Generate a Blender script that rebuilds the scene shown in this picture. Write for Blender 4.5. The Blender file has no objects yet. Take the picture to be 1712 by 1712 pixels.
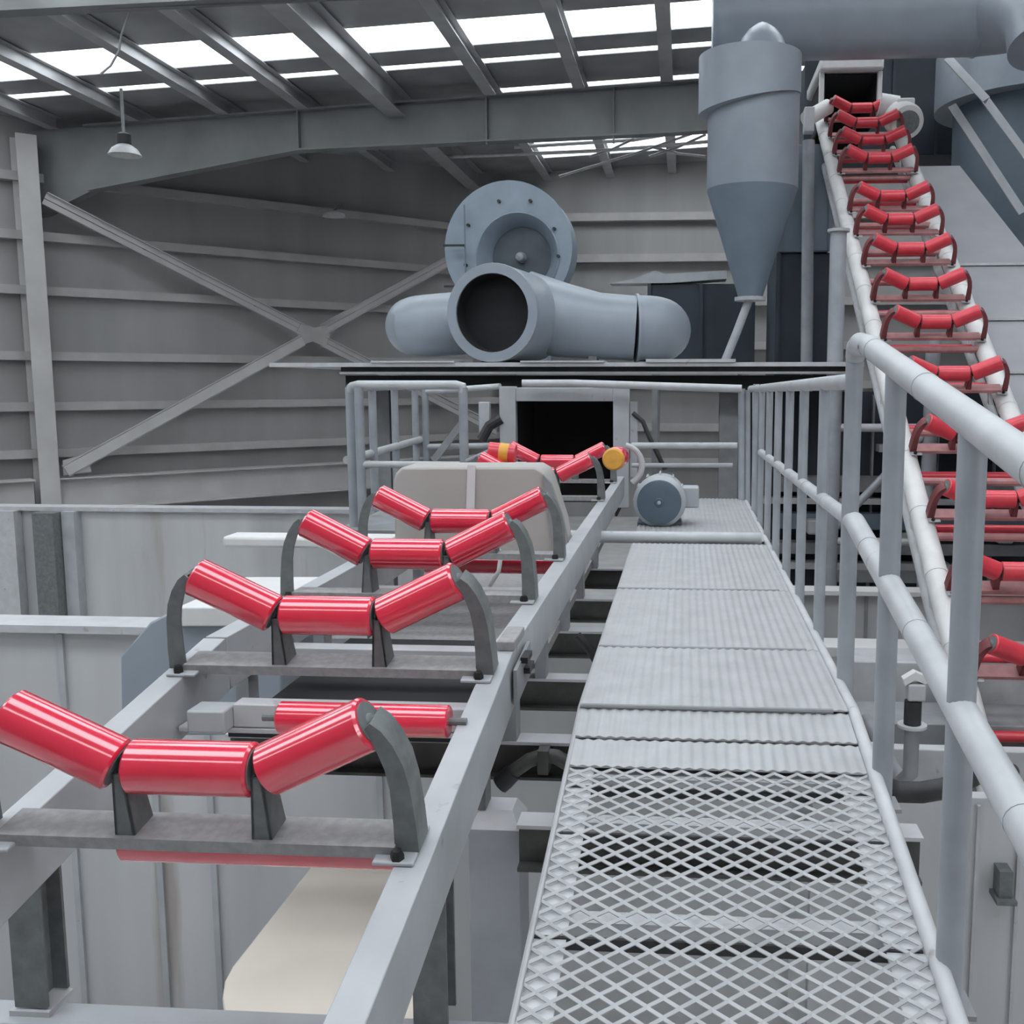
import bpy, math, random
from mathutils import Vector, Matrix
random.seed(7)
SC = bpy.context.scene
COL = SC.collection
R = math.radians

# ---------------------------------------------------------------- camera
FPX, PX, PY = 1700.0, 1020.0, 856.0           # focal length and principal point in pixels of the 1712 frame
TH, PS = R(7.24), R(4.17)                     # pitch down, yaw left of the conveyor direction (+Y)
EYE = Vector((0, 0, 1.1))
cam_data = bpy.data.cameras.new('camera')
cam = bpy.data.objects.new('camera', cam_data); COL.objects.link(cam)
cam.location = EYE
cam.rotation_euler = (R(90) - TH, 0, PS)
cam_data.sensor_width = 36; cam_data.lens = 36 * FPX / 1712
cam_data.shift_x = (856 - PX) / 1712; cam_data.shift_y = 0
cam_data.clip_start = 0.05; cam_data.clip_end = 200
SC.camera = cam
FWD = Vector((-math.sin(PS)*math.cos(TH), math.cos(PS)*math.cos(TH), -math.sin(TH)))
RGT = Vector((math.cos(PS), math.sin(PS), 0)); UPV = RGT.cross(FWD)
def ray(x, y): return FWD + RGT*((x-PX)/FPX) - UPV*((y-PY)/FPX)
def U(x, y, Y):                                # survey: photo point -> place on the vertical plane at distance Y
    d = ray(x, y); return EYE + d*(Y/d.y)
def ZP(x, y, z):
    d = ray(x, y); return EYE + d*((z-1.1)/d.z)

# ---------------------------------------------------------------- daylight
world = bpy.data.worlds.new('overcast_sky'); SC.world = world; world.use_nodes = True
bg = world.node_tree.nodes['Background']
bg.inputs[0].default_value = (0.93, 0.96, 1.0, 1); bg.inputs[1].default_value = 1.0
SC.view_settings.view_transform = 'Standard'; SC.view_settings.look = 'None'
SC.view_settings.gamma = 1; SC.view_settings.use_curve_mapping = False
SC.view_settings.exposure = 2.28

# ---------------------------------------------------------------- materials
MATS = {}
def mat(name, col, rough=0.5, metal=0.0, var=0.12, scale=6.0, bump=0.0, streak=False, coat=0.0, wear=None, spec=0.5):
    m = bpy.data.materials.new(name); m.use_nodes = True
    nt = m.node_tree; b = nt.nodes['Principled BSDF']
    b.inputs['Roughness'].default_value = rough; b.inputs['Metallic'].default_value = metal
    b.inputs['Specular IOR Level'].default_value = spec
    if coat: b.inputs['Coat Weight'].default_value = coat; b.inputs['Coat Roughness'].default_value = 0.10; b.inputs['Coat IOR'].default_value = 1.9
    tc = nt.nodes.new('ShaderNodeTexCoord'); mp = nt.nodes.new('ShaderNodeMapping')
    nt.links.new(tc.outputs['Object'], mp.inputs[0])
    if streak: mp.inputs['Scale'].default_value = (1, 1, 0.12)
    n = nt.nodes.new('ShaderNodeTexNoise'); n.inputs['Scale'].default_value = scale; n.inputs['Detail'].default_value = 5
    nt.links.new(mp.outputs[0], n.inputs['Vector'])
    cr = nt.nodes.new('ShaderNodeValToRGB')
    cr.color_ramp.elements[0].position = 0.3; cr.color_ramp.elements[1].position = 0.72
    cr.color_ramp.elements[0].color = (*[c*(1-var) for c in col], 1)
    cr.color_ramp.elements[1].color = (*[min(1, c*(1+var)) for c in col], 1)
    nt.links.new(n.outputs['Fac'], cr.inputs[0])
    out = cr.outputs[0]
    if wear:
        n2 = nt.nodes.new('ShaderNodeTexNoise'); n2.inputs['Scale'].default_value = wear[2]; n2.inputs['Detail'].default_value = 8
        nt.links.new(mp.outputs[0], n2.inputs['Vector'])
        r2 = nt.nodes.new('ShaderNodeValToRGB'); r2.color_ramp.elements[0].position = wear[1]; r2.color_ramp.elements[1].position = wear[1]+0.08
        mx = nt.nodes.new('ShaderNodeMixRGB'); mx.inputs[2].default_value = (*wear[0], 1)
        nt.links.new(n2.outputs['Fac'], r2.inputs[0]); nt.links.new(r2.outputs[0], mx.inputs[0])
        nt.links.new(out, mx.inputs[1]); out = mx.outputs[0]
    nt.links.new(out, b.inputs['Base Color'])
    if bump:
        bp = nt.nodes.new('ShaderNodeBump'); bp.inputs['Strength'].default_value = bump; bp.inputs['Distance'].default_value = 0.01
        nt.links.new(n.outputs['Fac'], bp.inputs['Height']); nt.links.new(bp.outputs[0], b.inputs['Normal'])
    MATS[name] = m; return m
mat('steel_grey', (0.41, 0.42, 0.435), 0.42, 0.0, 0.10, 5, wear=((0.25, 0.24, 0.24), 0.68, 14))
mat('steel_light', (0.50, 0.50, 0.51), 0.45, 0.0, 0.10, 7, wear=((0.36, 0.33, 0.32), 0.66, 12))
mat('steel_mid', (0.27, 0.275, 0.285), 0.5, 0.0, 0.14, 7)
mat('bracket_dark', (0.15, 0.16, 0.16), 0.5, 0.0, 0.22, 22, bump=0.15)
mat('plate_dark', (0.29, 0.285, 0.285), 0.6, 0.0, 0.16, 40, bump=0.1)
mat('roller_red', (0.80, 0.018, 0.058), 0.25, 0.0, 0.06, 3, coat=1.0)
mat('roller_faded', (0.68, 0.045, 0.07), 0.36, 0.0, 0.14, 9, coat=0.15)
mat('bracket_red', (0.20, 0.045, 0.05), 0.55, 0.0, 0.25, 9)
mat('tie_pink', (0.42, 0.20, 0.20), 0.6, 0.0, 0.2, 9)
mat('rail_paint', (0.47, 0.48, 0.49), 0.38, 0.0, 0.10, 7, wear=((0.36, 0.34, 0.33), 0.67, 16))
mat('post_paint', (0.33, 0.345, 0.37), 0.4, 0.0, 0.12, 6)
mat('mesh_zinc', (0.42, 0.42, 0.425), 0.5, 0.15, 0.08, 9)
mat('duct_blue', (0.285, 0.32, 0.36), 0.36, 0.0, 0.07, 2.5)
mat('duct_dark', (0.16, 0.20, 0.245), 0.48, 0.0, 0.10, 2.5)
mat('fan_blue', (0.26, 0.31, 0.365), 0.5, 0.0, 0.10, 4)
mat('impeller_dark', (0.07, 0.085, 0.10), 0.5, 0.0, 0.2, 4)
mat('chute_grey', (0.30, 0.30, 0.315), 0.5, 0.0, 0.08, 2)
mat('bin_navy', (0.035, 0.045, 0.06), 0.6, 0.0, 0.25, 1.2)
mat('shade_black', (0.012, 0.012, 0.014), 0.8, 0.0, 0.3, 3)  # near-black paints in the shade of openings and undersides
mat('rubber', (0.03, 0.03, 0.032), 0.55, 0.0, 0.3, 12, bump=0.2)
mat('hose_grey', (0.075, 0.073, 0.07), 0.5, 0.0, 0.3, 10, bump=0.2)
mat('cladding', (0.33, 0.323, 0.315), 0.6, 0.0, 0.12, 0.9, streak=True)
mat('cladding_low_bounce', (0.16, 0.16, 0.158), 0.65, 0.0, 0.12, 0.9, streak=True)  # darker than the visible cladding, to hold down bounce light from unseen walls
mat('girt_paint', (0.42, 0.405, 0.395), 0.55, 0.0, 0.10, 2)
mat('frame_paint', (0.52, 0.505, 0.495), 0.5, 0.0, 0.10, 1.2)
mat('rafter_paint', (0.19, 0.195, 0.195), 0.55, 0.0, 0.15, 1.2)
mat('roof_sheet', (0.30, 0.30, 0.305), 0.5, 0.1, 0.25, 0.8)
mat('purlin_zinc', (0.44, 0.44, 0.445), 0.4, 0.3, 0.18, 1.5)
mat('concrete', (0.50, 0.495, 0.49), 0.8, 0.0, 0.14, 1.6, bump=0.1)
mat('panel_wall', (0.50, 0.50, 0.505), 0.65, 0.0, 0.13, 1.8, streak=True, wear=((0.40, 0.36, 0.335), 0.62, 2.2))
mat('cream_sheet', (0.68, 0.61, 0.53), 0.6, 0.0, 0.06, 3)
mat('hood_sheet', (0.43, 0.405, 0.38), 0.45, 0.0, 0.05, 2)
mat('strap_white', (0.68, 0.67, 0.66), 0.5, 0.0, 0.05, 6)
mat('white_paint', (0.68, 0.67, 0.66), 0.45, 0.0, 0.08, 5)
mat('motor_grey', (0.42, 0.44, 0.46), 0.4, 0.0, 0.08, 6)
mat('motor_cap', (0.09, 0.125, 0.155), 0.45, 0.0, 0.12, 6)
mat('yellow_cap', (0.74, 0.36, 0.06), 0.5, 0.0, 0.10, 18)
mat('bolt_black', (0.02, 0.02, 0.02), 0.5, 0.3, 0.2, 20)
mat('lamp_white', (0.60, 0.60, 0.60), 0.4, 0.0, 0.1, 8)
def pane_mat():
    m = bpy.data.materials.new('skylight_film'); m.use_nodes = True; nt = m.node_tree
    nt.nodes.remove(nt.nodes['Principled BSDF'])
    t = nt.nodes.new('ShaderNodeBsdfTransparent'); t.inputs[0].default_value = (0.95, 0.97, 0.98, 1)
    d = nt.nodes.new('ShaderNodeBsdfTranslucent'); d.inputs[0].default_value = (0.9, 0.92, 0.93, 1)
    mx = nt.nodes.new('ShaderNodeMixShader'); mx.inputs[0].default_value = 0.25
    nt.links.new(t.outputs[0], mx.inputs[1]); nt.links.new(d.outputs[0], mx.inputs[2])
    nt.links.new(mx.outputs[0], nt.nodes['Material Output'].inputs[0]); MATS['skylight_film'] = m
pane_mat()

# ---------------------------------------------------------------- mesh helpers
class MB:
    def __init__(s): s.v = []; s.f = []
    def add(s, verts, faces):
        n = len(s.v); s.v += [Vector(v) for v in verts]; s.f += [tuple(i+n for i in f) for f in faces]; return s
    def box(s, c, size, rot=None):
        hx, hy, hz = [a/2 for a in size]; c = Vector(c)
        vs = [Vector((x, y, z)) for x in (-hx, hx) for y in (-hy, hy) for z in (-hz, hz)]
        if rot is not None: vs = [rot @ v for v in vs]
        return s.add([c+v for v in vs], [(0,1,3,2),(4,6,7,5),(0,4,5,1),(2,3,7,6),(0,2,6,4),(1,5,7,3)])
    def bb(s, lo, hi):
        return s.box([(a+b)/2 for a, b in zip(lo, hi)], [abs(b-a) for a, b in zip(lo, hi)])
    def sweep(s, poly, p0, p1, up=(0,0,1)):
        # closed 2-D section (side, up) carried from p0 to p1
        p0, p1 = Vector(p0), Vector(p1); d = (p1-p0).normalized(); up = Vector(up)
        side = d.cross(up).normalized(); u = side.cross(d)
        n = len(poly)
        vs = [p0+side*a+u*b for a, b in poly] + [p1+side*a+u*b for a, b in poly]
        fs = [(i, (i+1) % n, n+(i+1) % n, n+i) for i in range(n)]
        return s.add(vs, fs + [tuple(range(n))[::-1], tuple(range(n, 2*n))])
    def bar(s, p0, p1, w, h, up=(0,0,1)):
        return s.sweep([(-w/2,-h/2),(w/2,-h/2),(w/2,h/2),(-w/2,h/2)], p0, p1, up)
    def ibeam(s, p0, p1, h, w, t=0.02, tw=0.015, up=(0,0,1)):
        a, b, c = w/2, h/2, tw/2
        return s.sweep([(-a,-b),(a,-b),(a,-b+t),(c,-b+t),(c,b-t),(a,b-t),(a,b),(-a,b),(-a,b-t),(-c,b-t),(-c,-b+t),(-a,-b+t)], p0, p1, up)
    def angle(s, p0, p1, w, t, up=(0,0,1), sx=1, sz=-1):
        poly = [(0,0),(sx*w,0),(sx*w,sz*t),(sx*t,sz*t),(sx*t,sz*w),(0,sz*w)]
        if sx*sz < 0: poly = poly[::-1]
        return s.sweep(poly, p0, p1, up)
    def channel(s, p0, p1, h, w, t=0.008, sx=1, up=(0,0,1)):
        poly = [(0,-h/2),(sx*w,-h/2),(sx*w,-h/2+t),(sx*t,-h/2+t),(sx*t,h/2-t),(sx*w,h/2-t),(sx*w,h/2),(0,h/2)]
        if sx < 0: poly = poly[::-1]
        return s.sweep(poly, p0, p1, up)
    def tube(s, pts, r, n=14, caps=True):
        pts = [Vector(p) for p in pts]; rings = []
        rr = r if isinstance(r, (list, tuple)) else [r]*len(pts)
        t0 = (pts[1]-pts[0]).normalized()
        a = Vector((0,0,1)) if abs(t0.z) < 0.9 else Vector((1,0,0))
        nv = (a - t0*a.dot(t0)).normalized()
        for i, p in enumerate(pts):
            t = ((pts[min(i+1, len(pts)-1)]-pts[max(i-1, 0)])).normalized()
            nv = (nv - t*nv.dot(t)).normalized(); b = t.cross(nv)
            rings.append([p + (nv*math.cos(2*math.pi*k/n) + b*math.sin(2*math.pi*k/n))*rr[i] for k in range(n)])
        vs = [v for q in rings for v in q]; fs = []
        for i in range(len(pts)-1):
            for k in range(n):
                fs.append((i*n+k, i*n+(k+1) % n, (i+1)*n+(k+1) % n, (i+1)*n+k))
        if caps: fs += [tuple(range(n))[::-1], tuple(range((len(pts)-1)*n, len(pts)*n))]
        return s.add(vs, fs)
    def lathe(s, prof, o, axis=(0,0,1), n=40, caps=True):
        # prof: (radius, height) list along axis
        o = Vector(o); ax = Vector(axis).normalized()
        a = Vector((1,0,0)) if abs(ax.x) < 0.9 else Vector((0,1,0))
        x = (a-ax*a.dot(ax)).normalized(); y = ax.cross(x); vs = []; fs = []
        for r_, h in prof:
            for k in range(n):
                t = 2*math.pi*k/n; vs.append(o+ax*h+(x*math.cos(t)+y*math.sin(t))*r_)
        for i in range(len(prof)-1):
            for k in range(n): fs.append((i*n+k, i*n+(k+1) % n, (i+1)*n+(k+1) % n, (i+1)*n+k))
        if caps and prof[0][0] > 1e-4: fs.append(tuple(range(n))[::-1])
        if caps and prof[-1][0] > 1e-4: fs.append(tuple(range((len(prof)-1)*n, len(prof)*n)))
        return s.add(vs, fs)
    def prism(s, pts, vec):
        pts = [Vector(p) for p in pts]; vec = Vector(vec); n = len(pts)
        return s.add(pts+[p+vec for p in pts], [tuple(range(n)), tuple(range(n, 2*n))[::-1]] +
                     [(i, n+i, n+(i+1) % n, (i+1) % n) for i in range(n)])
    def mesh(s, name, m, org=(0,0,0), smooth=True):
        o = Vector(org); me = bpy.data.meshes.new(name)
        me.from_pydata([v-o for v in s.v], [], s.f)
        import bmesh
        bm = bmesh.new(); bm.from_mesh(me); bmesh.ops.recalc_face_normals(bm, faces=bm.faces); bm.to_mesh(me); bm.free()
        if smooth:
            me.shade_smooth(); me.set_sharp_from_angle(angle=R(35))
        me.materials.append(MATS[m]); return me
    def build(s, name, m, parent=None, bevel=0, label=None, smooth=True, stuff=False):
        org = parent.matrix_world.translation if parent else (0,0,0)
        g = parent
        org = Vector((0,0,0))
        while g is not None: org += g.location; g = g.parent
        if parent is None:                              # own origin at base of the thing
            xs = [v.x for v in s.v]; ys = [v.y for v in s.v]; zs = [v.z for v in s.v]
            org = Vector(((min(xs)+max(xs))/2, (min(ys)+max(ys))/2, min(zs)))
        o = bpy.data.objects.new(name, s.mesh(name, m, org, smooth)); COL.objects.link(o)
        if parent: o.parent = parent
        else: o.location = org
        if bevel:
            b = o.modifiers.new('bevel', 'BEVEL'); b.width = bevel; b.segments = 2; b.limit_method = 'ANGLE'; b.angle_limit = R(40)
        if label: o['label'] = label
        if stuff: o['kind'] = 'stuff'
        return o
def thing(name, label, cat, loc=(0,0,0), group=None):
    o = bpy.data.objects.new(name, None); COL.objects.link(o); o.location = loc; o.empty_display_size = 0.1
    o['label'] = label; o['category'] = cat
    if group: o['group'] = group
    return o
def tag(o, label, cat, group=None):
    o['label'] = label; o['category'] = cat
    if group: o['group'] = group
    return o
def struct(o, label=None):
    o['kind'] = 'structure'
    if label: o['label'] = label
    return o
def copy_tree(o, parent=None):
    c = o.copy(); COL.objects.link(c); c.parent = parent
    for ch in o.children: copy_tree(ch, c)
    return c
def arc(c, r, a0, a1, ax, ay, n=8):
    c = Vector(c); ax = Vector(ax); ay = Vector(ay)
    return [c + ax*(r*math.cos(a0+(a1-a0)*i/n)) + ay*(r*math.sin(a0+(a1-a0)*i/n)) for i in range(n+1)]

# ================================================================ BUILDING
GZ = -3.2
floor = struct(MB().bb((-30, -6, GZ-0.2), (12, 34, GZ)).build('floor', 'concrete'), 'grey concrete ground far below the conveyors')
# left wall at 45 degrees, A -> corner
WA = Vector((-15.18, 23.0, 0)); WD = Vector((math.sin(R(44.9)), math.cos(R(44.9)), 0)); WN = Vector((WD.y, -WD.x, 0))   # WN faces the hall
WC = WA + WD*13.5
WS = WA - WD*4.0
wall_left = struct(MB().prism([WS+Vector((0,0,GZ)), WC+Vector((0,0,GZ)), WC+Vector((0,0,7.6)), WS+Vector((0,0,7.0))], -WN*0.08).build('wall_left', 'cladding'), 'grey sheet-clad wall on the left with horizontal girts and cross bracing')
def wl(s, z, out=0.0): return WA + WD*s + WN*out + Vector((0,0,z))
for z in (5.75, 4.45, 3.22, 1.72, 0.55, -0.55):
    MB().channel(wl(-4.0, z, 0.26), wl(13.5, z, 0.26), 0.20, 0.26, 0.012, sx=-1).build('girt', 'girt_paint', wall_left)
MB().ibeam(wl(0.2, -1.5, 0.5), wl(13.4, -1.5, 0.5), 0.78, 0.50, 0.035).build('tie_beam', 'frame_paint', wall_left)
MB().ibeam(wl(-4, -1.5, 0.5), wl(-0.3, -1.5, 0.5), 0.78, 0.50, 0.035).build('tie_beam', 'frame_paint', wall_left)
MB().ibeam(wl(0, GZ, 0.40), wl(0, 6.6, 0.40), 0.62, 0.42, 0.03, up=WN).build('column', 'frame_paint', wall_left)
MB().box(wl(0, -2.08, 0.40), (1.0, 1.0, 0.08)).build('column_base_plate', 'frame_paint', wall_left)
def brace(s0, z0, s1, z1, out):
    a, b = wl(s0, z0, out), wl(s1, z1, out); u = (b-a).normalized().cross(WN)
    m = MB(); m.bar(a+u*0.075, b+u*0.075, 0.02, 0.13, up=u); m.bar(a-u*0.075, b-u*0.075, 0.02, 0.13, up=u)
    m.bar(a+u*0.14+WN*0.05, b+u*0.14+WN*0.05, 0.10, 0.02, up=u); m.bar(a-u*0.14+WN*0.05, b-u*0.14+WN*0.05, 0.10, 0.02, up=u)
    return m
brace(0.30, 5.25, 6.3, 2.52, 0.62).build('brace', 'frame_paint', wall_left)
brace(6.9, 2.22, 12.6, -0.36, 0.62).build('brace', 'frame_paint', wall_left)
m = brace(0.35, -0.95, 6.3, 2.22, 0.62); m.bar(wl(0.35, -0.95, 0.74), wl(6.3, 2.22, 0.74), 0.02, 0.24, up=(wl(6.3, 2.22)-wl(0.35, -0.95)).normalized().cross(WN)); m.build('brace', 'frame_paint', wall_left)
brace(6.9, 2.54, 12.8, 5.65, 0.62).build('brace', 'frame_paint', wall_left)
gp = [wl(6.6+dx, 2.375+dz, 0.66) for dx, dz in ((-.45,.08),(-.3,.32),(.05,.2),(.4,.28),(.5,.02),(.35,-.3),(0,-.16),(-.35,-.28))]
MB().prism(gp, WN*0.03).build('gusset_plate', 'girt_paint', wall_left)
MB().prism([wl(0.3, -1.05, 0.66), wl(0.9, -1.0, 0.66), wl(0.85, -0.55, 0.66), wl(0.3, -0.7, 0.66)], WN*0.03).build('gusset_plate', 'girt_paint', wall_left)
wall_side_blocker = struct(MB().bb((-18.4, -6, GZ), (-18.3, 20.4, 7.0)).build('wall_side_blocker', 'cladding_low_bounce'), 'dark wall added out of view at the far left to block side light')  # unseen wall added to close off light from the left
wall_front_blocker = struct(MB().bb((-18.4, -6.1, GZ), (9.4, -6.0, 8.3)).build('wall_front_blocker', 'cladding_low_bounce'), 'dark wall added behind the viewer to block frontal light')  # added out of view to cut the flat light from behind
# back wall
BY = WC.y
wall_back = struct(MB().bb((WC.x, BY, GZ), (9.4, BY+0.08, 8.2)).build('wall_back', 'cladding'), 'grey sheet-clad back wall with pale girts')
for z in (6.2, 4.95, 3.6, 2.25, 1.05, -0.3, -1.4):
    MB().channel((WC.x+0.3, BY-0.30, z), (9.2, BY-0.30, z), 0.24, 0.28, 0.012, sx=-1).build('girt', 'girt_paint', wall_back)
MB().ibeam((WC.x+0.1, BY-0.4, GZ), (WC.x+0.1, BY-0.4, 7.2), 0.5, 0.4, 0.03, up=(0,1,0)).build('column', 'rafter_paint', wall_back)
wall_right_blocker = struct(MB().bb((9.3, -4, GZ), (9.4, BY, 8.3)).build('wall_right_blocker', 'cladding_low_bounce'), 'dark wall added on the right, mostly out of view, to block light')  # added mostly out of view so less light enters from the right
# roof: sheets run up to the right, skylight strips across
def rz(x): return 7.85 + 0.05*x
ceiling = thing('ceiling', 'dark sheet roof with purlins and skylight strips', 'roof'); del ceiling['category']; ceiling['kind'] = 'structure'
YB = [BY+0.3, 30.7, 27.9, 23.9, 23.55, 21.75, 21.45, 20.6, 19.2, 16.6, 13.6, 9.8, 6.6, 3.0, -0.2, -3.6, -5.0, -6.1]  # strips over the viewer are unseen, sized to light the foreground and rollers
strip = [i % 2 == 1 for i in range(len(YB)-1)]
def roof_piece(x0, x1, ya, yb, z=0.0, t=0.05):
    return MB().prism([(x0, ya, rz(x0)+z), (x1, ya, rz(x1)+z), (x1, yb, rz(x1)+z), (x0, yb, rz(x0)+z)], (0, 0, t))
pur = [-16.4, -14.4, -12.4, -10.3, -8.5, -6.45, -4.3, -2.35, -0.45, 1.55, 3.5, 5.5, 7.5]
for (ya, yb, st) in zip(YB[:-1], YB[1:], strip):
    if st:
        for xa, xb in zip([-18]+pur, pur+[9.3]):
            if (yb < 22 or xa > -5):
                roof_piece(xa+0.03, xb-0.03, ya, yb, 0.01, 0.012).build('skylight_pane', 'skylight_film', ceiling)
            else: roof_piece(xa, xb, ya, yb).build('roof_panel', 'roof_sheet', ceiling)
    else: roof_piece(-18, 9.3, ya, yb).build('roof_panel', 'roof_sheet', ceiling)
for x in pur:
    big = abs(x+6.45) < 0.01
    h, w = (0.55, 0.42) if big else (0.28, 0.26)
    y0 = 5 if x > -13 else 5
    y1 = BY if x > -6.6 else (23.2 if x < -13 else min(BY, 23 + (x+15.18) + 0.0))
    MB().ibeam((x, y0, rz(x)-0.02-h/2), (x, y1, rz(x)-0.02-h/2), h, w, 0.018).build('main_beam' if big else 'purlin', 'purlin_zinc', ceiling)
# tapered rafter across the hall
RY = 23.1
def raf(x): return rz(x)-0.30
low = [(-13.6, 5.46), (-8.65, 6.27), (-0.3, 6.50), (9.2, 6.95)]
web = [(x, RY, z) for x, z in low] + [(x, RY, raf(x)) for x in (9.2, -13.6)]
rafter = MB().prism(web, (0, 0.03, 0))
for (xa, za), (xb, zb) in zip(low[:-1], low[1:]): rafter.bar((xa, RY, za), (xb, RY, zb), 0.34, 0.04)
rafter.bar((-13.6, RY, raf(-13.6)), (9.2, RY, raf(9.2)), 0.34, 0.04)
for x in (-8.65, -4.4, -1.6, 2.5): rafter.bb((x-0.015, RY-0.15, 6.3), (x+0.015, RY, raf(x)))
rafter.prism([(-14.9, RY, 4.9), (-13.6, RY, 5.46), (-13.6, RY, raf(-13.6)), (-15.3, RY, raf(-15))], (0, 0.3, 0))
rafter.build('rafter', 'rafter_paint', ceiling)
r2 = MB().prism([(-18.2, 15.6, 6.60), (-10.4, 15.6, 6.685), (-4.9, 15.6, 6.735), (9.2, 15.6, 7.1), (9.2, 15.6, raf(9.2)), (-18.2, 15.6, raf(-18.2))], (0, 0.03, 0))
r2.bar((-18.2, 15.6, 6.60), (-10.4, 15.6, 6.685), 0.3, 0.03); r2.bar((-10.4, 15.6, 6.685), (9.2, 15.6, 7.1), 0.3, 0.03)
r2.build('rafter', 'rafter_paint', ceiling)
# cables slung along the far purlins
for pts in ([(725,263),(860,258),(1000,252),(1100,245),(1190,236)], [(860,246),(960,240),(1060,234),(1190,212)]):
    MB().tube([U(x, y, 28.0) for x, y in pts], 0.05, 8).build('conduit', 'lamp_white', ceiling)
for a, b in (((935,295),(1190,212)), ((1085,262),(1180,225)), ((1090,246),(1180,262)), ((985,262),(1060,232))):
    MB().tube([U(*a, 27.5), U((a[0]+b[0])/2, (a[1]+b[1])/2+3, 27.5), U(*b, 27.5)], 0.035, 6).build('cable', 'lamp_white', ceiling)

# pendant lamps and wire
def pendant(px, py, Y, r, label, drop):
    c = U(px, py, Y); t = thing('pendant_lamp', label, 'lamp', c - Vector((0,0,r*0.55)))
    MB().tube([c+Vector((0,0,r*0.6)), c+Vector((0,0,drop))], 0.03, 8).build('stem', 'steel_mid', t)
    MB().lathe([(r*0.25, r*0.85), (r*0.42, r*0.75), (r*0.42, r*0.2), (r*0.3, r*0.15)], c, n=16).build('lamp_housing', 'rubber', t)
    MB().lathe([(r*0.3, r*0.2), (r*0.75, -r*0.1), (r, -r*0.5), (r*0.9, -r*0.52), (r*0.65, -r*0.12), (0.0, r*0.1)], c, n=24).build('lamp_shade', 'lamp_white', t)
pendant(208, 246, 19.0, 0.30, 'white pendant lamp hanging at the upper left below the roof', 1.05)
c = U(558, 356, 27.2)
t = thing('wall_lamp', 'small white lamp glowing pale against the dark upper left wall', 'lamp', c - Vector((0,0,.12)))
MB().lathe([(0.30, -0.10), (0.28, -0.02), (0.12, 0.05)], c, n=20).build('lamp_shade', 'strap_white', t)
MB().tube([c+Vector((0,0,.04)), c+Vector((0,0.5,.3))], 0.03, 8).build('stem', 'steel_mid', t)
tag(MB().tube([U(x, y, 17.5) for x, y in ((222,0),(214,28),(203,58),(199,85),(185,110),(168,124))], 0.022, 6).build('hanging_wire', 'steel_mid'), 'thin loose wire dangling from the roof near the left skylight', 'wire')

# ================================================================ LOW WALLS
wp = struct(MB().bb((-26, 15, GZ), (-2.2, 15.15, -0.86)).build('wall_low', 'panel_wall'), 'low grey panel wall behind the left conveyor with a pale ledge')
MB().bb((-26, 14.9, -0.86), (-2.2, 15.25, -0.80)).build('ledge', 'steel_light', wp)
for px in (8, 40): MB().bar(U(px, 1000, 14.7)*1, U(px, 1000, 14.7)+Vector((0,0,0.01)), .01, .01)
x0 = U(66, 900, 14.75).x; x1 = U(100, 900, 14.75).x
MB().bb((x0, 14.6, GZ), (x1, 14.98, -0.86)).build('wall_post', 'bracket_dark', wp)
x0 = U(101, 900, 14.75).x; x1 = U(122, 900, 14.75).x
MB().bb((x0, 14.8, GZ), (x1, 14.99, -0.86)).build('wall_post', 'steel_grey', wp)
x0 = U(-30, 900, 14.75).x; x1 = U(22, 900, 14.75).x
MB().bb((x0, 14.8, GZ), (x1, 14.99, -0.86)).build('wall_post', 'steel_light', wp)
pw = struct(MB().bb((-9, 6.2, GZ), (0.70, 6.3, -0.50)).build('wall_partition', 'panel_wall'), 'pale grey steel partition below the left conveyor')
MB().bb((-9, 6.12, -0.50), (-1.8, 6.4, -0.45)).build('ledge', 'steel_light', pw)
for px in (130, 270, 360, 640):
    xx = U(px, 1500, 6.18).x
    MB().bb((xx-0.02, 6.175, GZ), (xx+0.02, 6.2, -0.52)).build('seam_strip', 'steel_grey', pw)

# ================================================================ LEFT BELT CONVEYOR (bends up then level)
BX, BYD, SL = -1.12, 3.36, 0.158
AL = math.atan(SL)
def cz(y): return 0.22 - SL*max(0, BYD-y)
conv = thing('belt_conveyor', 'long grey steel conveyor frame carrying the front red idlers', 'conveyor', (BX, 5, -0.52))
def stringer(x_in, sx, name='side_beam'):
    # channel: web on the x_in side, flanges outward; near part slopes, far part is level
    h, w, t = 0.19, 0.078, 0.008
    for (ya, yb) in ((0.5, BYD), (BYD, 9.6)):
        m = MB(); m.channel((x_in, ya, cz(ya)-h/2), (x_in, yb, cz(yb)-h/2), h, w, t, sx=sx)
        m.build(name, 'steel_grey', conv, bevel=0.003)
stringer(BX+0.556, -1); stringer(BX-0.465, -1)
# splice plates at the bend
MB().bar((BX+0.572, BYD-0.14, cz(BYD-0.14)-0.095), (BX+0.572, BYD+0.16, cz(BYD)-0.095), 0.012, 0.12).build('splice_plate', 'steel_mid', conv)
MB().bb((BX+0.50, BYD-0.08, cz(BYD)-0.01), (BX+0.56, BYD+0.14, cz(BYD)+0.022)).build('splice_plate', 'plate_dark', conv, bevel=0.004)
for k in range(2):
    MB().bar((BX+0.575, BYD+0.00+k*0.05, cz(BYD)-0.05-k*0.05), (BX+0.60, BYD+0.00+k*0.05, cz(BYD)-0.05-k*0.05), 0.10, 0.02, up=(0,0,1)).build('splice_slot', 'bolt_black', conv)
for y in (3.7, 4.52, 5.42, 6.25, 7.3):
    for x in (BX+0.50, BX-0.53):
        MB().channel((x, y, -0.24), (x, y, cz(y)-0.19), 0.09, 0.05, 0.008, sx=1, up=(0,1,0)).build('leg', 'steel_mid', conv)
for x in (BX+0.48, BX-0.60):
    MB().ibeam((x, 2.45, -0.55), (x, 2.45, cz(2.45)-0.18), 0.10, 0.09, 0.01, 0.008, up=(0,1,0)).build('leg', 'bracket_dark', conv)
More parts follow.
